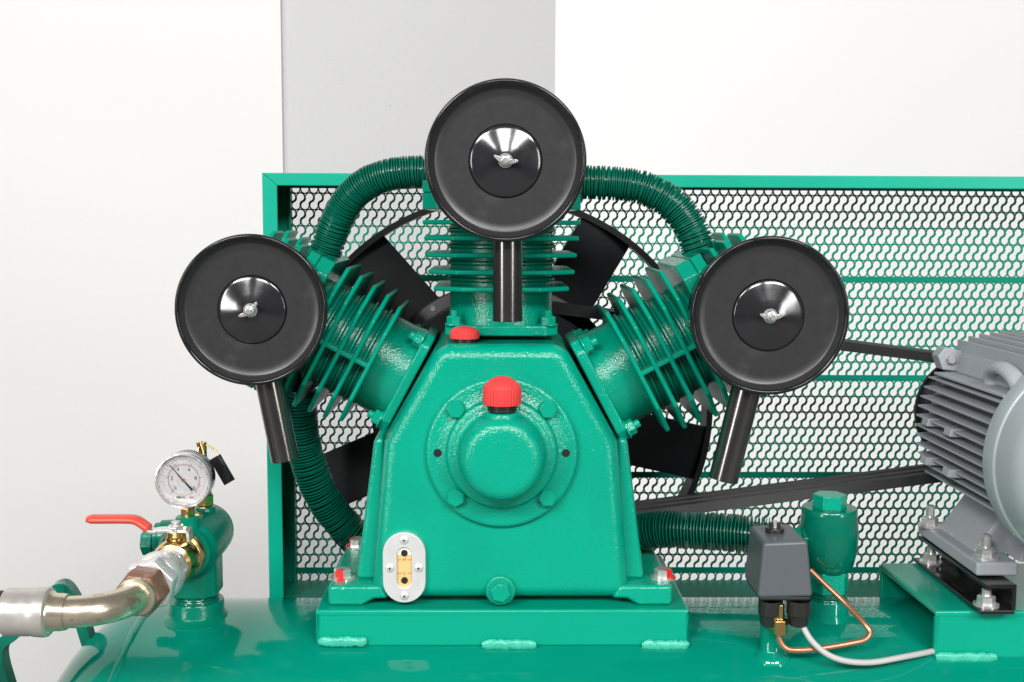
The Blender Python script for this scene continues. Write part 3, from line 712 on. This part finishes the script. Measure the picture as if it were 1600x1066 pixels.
b = B(); b.lathe([(0, -.002), (.0092, -.002), (.0092, .003), (.0085, .0037), (0, .0037)], (mid.x - .003, -.010, kz), (0, 0, 1), 32); b.box((mid.x - .003, -.010, kz + .006), (.011, .0035, .006)); part('knob', b, 'gland', swr, .0006)
b = B(); b.cyl((mid.x - .003, -.010, kz + .003), (mid.x - .003, -.010, kz + .0105), .0024); part('screw', b, 'zinc', swr)
for px in (1204, 1248):
    q = W(px, 940, -.035); b = B()
    b.lathe([(.0118, .002), (.0118, -.0125), (.0108, -.0132), (.0104, -.014), (.0098, -.0225), (.0075, -.024), (0, -.024)], q, (0, 0, 1), 12); part('cable_gland', b, 'gland', swr, .0005)
q = W(1217, 975, -.04)
b = B(); b.lathe([(0, .020), (.0052, .020), (.0055, .006), (.0092, .005), (.0092, -.0085), (.0080, -.0095), (0, -.0095)], q, (0, 0, 1), 6, phase=.2); part('brass_fitting', b, 'brass', swr, .0008)
b = B(); b.lathe([(0, .014), (.0062, .014), (.0062, .008), (0, .008)], q, (-.6, 0, 1), 6); part('brass_elbow', b, 'brass', swr, .0008)
# copper unloader tube and grey cable
cp = [W(1216, 984, -.040), W(1218, 1000, -.041), W(1228, 1013, -.043), W(1248, 1016, -.045), W(1290, 1012, -.040), W(1335, 1004, -.035), W(1352, 999, -.032), W(1359, 988, -.028), W(1350, 974, -.022), W(1320, 942, 0), W(1290, 914, .014), W(1266, 891, .024)]
b = B(); b.tube(smooth_path(cp, 8), .0028, 12); tag(part('copper_tube', b, 'copper', None, smooth=60), 'thin bent copper tube looping from the switch to the check valve', 'tube')
cb = [W(1247, 960, -.035), W(1253, 976, -.037), W(1268, 1001, -.045), W(1292, 1022, -.052), W(1322, 1033, -.055), W(1362, 1035, -.052), W(1410, 1027, -.044), W(1456, 1018, -.026), W(1480, 1012, -.005)]
b = B(); b.tube(smooth_path(cb, 8), .0030, 12); tag(part('power_cable', b, 'cable', None, smooth=60), 'grey electric cable curving from the switch to the motor base', 'cable')
# ------------------------------------------------------------------ outlet manifold
mp = W(308, 955, .05); X = mp.x; Y = .05; zc = tank_z(Y)
man = thing('outlet_manifold', 'green cast outlet manifold standing on the left end of the tank', 'manifold', (X, Y, zc))
zz = lambda py: W(308, py, Y).z
b = B(); b.lathe([(.0205, zz(936)), (.0270, zz(936)), (.0278, zz(938)), (.0278, zz(955)), (.0285, zz(957)), (.0310, zz(960)), (.0375, zz(965)), (.0390, zz(985))], (X, Y, 0), (0, 0, 1), 40); part('socket', b, 'rough_cast', man, smooth=40)
b = B(); b.lathe([(.023, zz(940)), (.023, zz(934)), (.0222, zz(932)), (.023, zz(930)), (.0222, zz(928)), (.0225, zz(924)), (0, zz(924))], (X, Y, 0), (0, 0, 1), 40); part('thread', b, 'finp', man)
b = B(); o8 = [(X + x, Y + y) for x, y in octo(.0245, .0245, .009)]; b.slab(o8, zz(926), zz(850)); part('body', b, 'rough_cast', man, .003, 3)
mz = zz(846)
b = B(); b.lathe([(0, .062), (.018, .061), (.026, .056), (.0295, .046), (.0300, .030), (.0300, -.030), (.0292, -.034), (.0272, -.036), (.0262, -.041), (.0252, -.0435), (.0205, -.0445), (0, -.0445)], (X, Y, mz), (0, 1, 0), 48); part('barrel', b, 'rough_cast', man, smooth=50)
gp = W(294, 811, .018); sp = W(321, 796, .070)
for p, r_ in ((gp, .0125), (sp, .0105)):
    b = B(); b.lathe([(0, -.025), (r_*1.12, -.025), (r_*1.02, -.008), (r_, -.006), (r_, .0018), (r_*.9, .003), (0, .003)], p, (0, 0, 1), 36); part('boss', b, 'rough_cast', man, smooth=45)
b = B(); b.lathe([(.020, .0), (.019, -.028), (.0165, -.030), (.0165, -.034), (.012, -.035), (0, -.035)], (X - .010, Y + .012, mz), (1, 0, 0), 32); part('side_boss', b, 'rough_cast', man, smooth=45)
b = B(); b.lathe([(0, 0), (.0125, 0), (.0140, -.001), (.0140, -.011), (.0125, -.012), (0, -.012)], (X - .046, Y + .012, mz - .004), (1, 0, 0), 6, phase=.4); part('hex_plug', b, 'rough_cast', man, .0008)
# safety valve with ring and tag
sv = thing('safety_valve', 'brass safety valve with pull ring behind the pressure gauge', 'valve', sp)
b = B(); b.lathe([(0, .001), (.0078, .001), (.0078, .004), (.0095, .005), (.0095, .016), (.0075, .017), (.0070, .044), (.0045, .047), (.0032, .052), (.0032, .072), (0, .072)], sp, (0, 0, 1), 6); part('body', b, 'brass', sv, .0006)
st = W(311, 701, .068); b = B(); b.cyl(Vector((sp.x, sp.y, st.z - .012)), Vector((st.x, sp.y, st.z + .0065)), .0036, .0036, 16); part('stem', b, 'brass', sv)
b = B(); rc_ = W(325, 709, .066); b.tube([rc_ + Vector((.0105*math.cos(a), .003*math.sin(a), .0075*math.sin(a) - .004*math.cos(a))) for a in [2*math.pi*k/28 for k in range(29)]], .0008, 8, cap=False); part('pull_ring', b, 'brass', sv, smooth=60)
ta, tb_ = W(336, 714, .064), W(359, 754, .060); ax = (tb_ - ta)
tg = thing('tag', 'small black tag hanging from the safety valve ring', 'tag', tb_)
b = B(); wv = Vector((.0078, .001, .0026)); b.bar([ta, ta.lerp(tb_, .5), tb_], wv, .0125, .0012); part('plate', b, 'gloss', tg, .0003)
# pressure gauge
gc = W(285, 752, .006); gr_ = 44.5*mpp(.006)
ga = thing('pressure_gauge', 'round chrome-rimmed pressure gauge with white dial on the manifold', 'gauge', gp)
b = B(); b.lathe([(0, .027), (gr_*.93, .027), (gr_*.96, .025), (gr_*.96, .006), (gr_*.90, .006)], gc, (0, 1, 0), 72); part('case', b, 'gloss', ga)
b = B(); b.lathe([(gr_*.97, .010), (gr_*1.0, .009), (gr_*1.0, .002), (gr_*.985, .0003), (gr_*.94, 0), (gr_*.905, .0012), (gr_*.90, .0055)], gc, (0, 1, 0), 96); part('bezel', b, 'zinc', ga, smooth=50)
b = B(); b.lathe([(gr_*.905, .0054), (0, .0054)], gc, (0, 1, 0), 72); dial = part('dial', b, 'dial', ga)
dz = gc.y + .0051
def dp2(a, r): return Vector((gc.x + r*gr_*math.cos(R(a)), dz, gc.z + r*gr_*math.sin(R(a))))
for k in range(51):
    a = 225 - 270*k/50; major = k % 10 == 0; mid_ = k % 5 == 0
    b = B(); b.box(dp2(a, .565 + (.03 if major else (.015 if mid_ else 0))), (.0034 if major else (.0025 if mid_ else .0013), .0002, .00034 if major else .0002), Matrix.Rotation(R(-a), 3, 'Y')); part('tick', b, 'ink' if (major or mid_) else 'inkr', dial)
for k in range(29):
    a = 225 - 270*k/28; mj = k % 4 == 0
    b = B(); b.box(dp2(a, .74), (.0026 if mj else .0012, .0002, .00026), Matrix.Rotation(R(-a), 3, 'Y')); part('outer_tick', b, 'inkr', dial)
b = B(); b.lathe([(gr_*.545, 0), (gr_*.555, 0)], (gc.x, dz, gc.z), (0, 1, 0), 72); part('scale_ring', b, 'inkr', dial)
for k, s_ in enumerate(('0', '2', '4', '6', '8', '10')): text(s_, .0050, T(dp2(225 - 270*k/5, .43)) @ FRONT, 'ink', dial, 'number')
text('kgf/cm', .0034, T(dp2(270, .62) + Vector((-.0035, 0, 0))) @ FRONT, 'ink', dial, 'unit')
text('psi', .0034, T(dp2(270, .62) + Vector((.0075, 0, 0))) @ FRONT, 'inkr', dial, 'unit')
b = B(); a = 131; tip, tail = dp2(a, .72), dp2(a + 180, .48); tip.y = tail.y = gc.y + .0036
pv = Vector((-math.sin(R(a)), 0, math.cos(R(a)))); c0 = tip.lerp(tail, .6)
b.prism([((tip + pv*.0002).x, (tip + pv*.0002).z), ((c0 + pv*.0006).x, (c0 + pv*.0006).z), ((c0 - pv*.0006).x, (c0 - pv*.0006).z), ((tip - pv*.0002).x, (tip - pv*.0002).z)], gc.y + .0034, gc.y + .0038)
b.prism([((c0 + pv*.0006).x, (c0 + pv*.0006).z), ((tail + pv*.0012).x, (tail + pv*.0012).z), ((tail - pv*.0012).x, (tail - pv*.0012).z), ((c0 - pv*.0006).x, (c0 - pv*.0006).z)], gc.y + .0034, gc.y + .0038); part('needle', b, 'ink', ga)
b = B(); b.cyl((gc.x, gc.y + .0050, gc.z), (gc.x, gc.y + .0026, gc.z), .0016, .0013, 16); part('needle_hub', b, 'brass', ga)
b = B(); b.lathe([(gr_*.90, .0016), (gr_*.90, .0021), (0, .0021), ], gc, (0, 1, 0), 48); b.lathe([(0, .0016), (gr_*.90, .0016)], gc, (0, 1, 0), 48); part('glass', b, 'glass', ga)
b = B(); b.lathe([(0, -.0005), (.0070, -.0005), (.0078, .001), (.0078, .009), (.0065, .010), (.0062, .020), (0, .020)], gp + Vector((0, 0, .003)), (0, 0, 1), 6); part('brass_stem', b, 'brass', ga, .0005)
# ------------------------------------------------------------------ ball valve and hose coupling
bv0 = Vector((X, Y - .0445, mz)); bv1 = W(207, 932, -.135); bv1.z = mz - .001
bd = (bv1 - bv0).normalized(); bl = (bv1 - bv0).length
bv = thing('ball_valve', 'brass ball valve with red lever screwed into the green manifold', 'ball valve', bv0)
b = B(); b.lathe([(0, 0), (.0165, 0), (.0185, .002), (.0225, .0025), (.0225, .011), (.0205, .012), (.0222, .018), (.0222, .030), (.0195, .038), (.0160, .040), (.0160, .050), (0, .050)], bv0, bd, 40); part('body', b, 'brass', bv, smooth=40)
sp0 = bv0 + bd*.022
b = B(); b.lathe([(.0120, .010), (.0105, .018), (.0100, .023), (.0085, .024), (.0085, .029), (0, .029)], sp0, (0, 0, 1), 28); part('stem_housing', b, 'brass', bv, smooth=40)
hz = sp0 + Vector((0, 0, .0305))
b = B(); b.lathe([(0, -.003), (.0085, -.003), (.0085, .0035), (.0075, .0045), (0, .0045)], hz, (0, 0, 1), 6); b.cyl(hz + Vector((0, 0, .004)), hz + Vector((0, 0, .0085)), .0045); part('stem_nut', b, 'zinc', bv, .0005)
hy = hz.y
lev = [hz + Vector((.013, .002, -.011)), hz + Vector((.012, .001, -.002)), hz + Vector((.006, 0, 0)), hz + Vector((-.014, 0, 0)), W(236, 829, hy), W(224, 820, hy)]
b = B(); b.bar(smooth_path(lev, 5), (0, 1, 0), .014, .0030); part('lever', b, 'zinc', bv, .0006, smooth=50)
gpth = smooth_path([W(234, 827, hy), W(224, 819.5, hy), W(212, 812.5, hy), W(196, 811, hy), W(165, 811, hy), W(137, 811, hy)], 8)
n = len(gpth); rr = [(.0085 * min(1, .75 + min(i, n-1-i)*.12), .0043 * min(1, .7 + min(i, n-1-i)*.15)) for i in range(n)]
b = B(); b.tube(gpth, rr, 20, flat=(0, 1, 0)); part('grip', b, 'grip', bv, smooth=70)
hc = thing('hose_coupling', 'galvanised union, brown nut and bent yellowish pipe ending in a crimped hose', 'hose coupling', bv1)
def along(t): return bv0 + bd*t
L = bl
b = B(); b.lathe([(0, .046), (.0175, .046), (.0205, .047), (.0205, .056), (.0185, .056), (0, .056)], bv0, bd, 8); part('union_hex', b, 'chrome', hc, .0012)
b = B(); b.lathe([(.0170, .055), (.0195, .056), (.0215, .062), (.0235, .070), (.0238, .084), (.0222, .088), (.0200, .089)], bv0, bd, 48); part('union_ring', b, 'chrome', hc, smooth=40)
b = B(); b.lathe([(0, .087), (.0245, .087), (.0255, .090), (.0255, .101), (.0240, .104), (0, .104)], bv0, bd, 6, phase=.5); part('union_nut', b, 'chrome', hc, .0014)
b = B(); b.lathe([(0, .103), (.0205, .103), (.0220, .105), (.0222, .126), (.0200, .130), (.0165, .131), (0, .131)], bv0, bd, 6, phase=.12); part('brown_nut', b, 'rust', hc, .0014)
e = along(.128); rb = .044
ep = [e - bd*.004]
b = B(); b.lathe([(0, .1295), (.0172, .1295), (.0178, .131), (.0170, .134), (.0145, .1345), (0, .1345)], bv0, bd, 40); part('sleeve', b, 'yzinc', hc, smooth=40)
lx = Vector((-1, -.02, .012)).normalized(); cen = e + lx*rb
for k in range(17):
    a = R(90*k/16); ep.append(cen - lx*rb*math.cos(a) + bd*rb*math.sin(a))
end = ep[-1]; ep += [end + lx*.012, end + lx*.030]
b = B(); b.tube(ep, .0135, 32); part('elbow_pipe', b, 'yzinc', hc, smooth=60)
fe = W(75, 957, ep[-1].y).x; f0 = end + lx*((end.x - fe) / -lx.x) if False else end + lx*(end.x - fe)
b = B(); b.lathe([(0, -.016), (.0150, -.016), (.0158, -.012), (.0158, -.006), (.0185, -.002), (0, .0)], f0, lx, 40); part('collar', b, 'yzinc', hc, smooth=40)
b = B(); b.lathe([(0, -.003), (.0175, -.003), (.0205, -.0015), (.0212, .001), (.0208, .009), (.0200, .012), (.0203, .014), (.0203, .034), (.0190, .036), (0, .036)], f0, lx, 20); part('ferrule', b, 'steel', hc, .0012, 3)
b = B(); b.tube([f0 + lx*t for t in (.030, .08, .14, .22)], .0178, 24); hs = part('hose', b, 'belt', hc, smooth=60)
b = B(); b.lathe([(.0180, .037), (.0180, .20)], f0, lx, 40)
bm_ = b.bm; bmesh.ops.delete(bm_, geom=[f for f in bm_.faces if not (f.calc_center_median().z > f0.z + .004 and f.calc_center_median().z < f0.z + .0155 and f.calc_center_median().y < f0.y)], context='FACES')
part('hose_stripe', b, 'teal', hs, smooth=60)
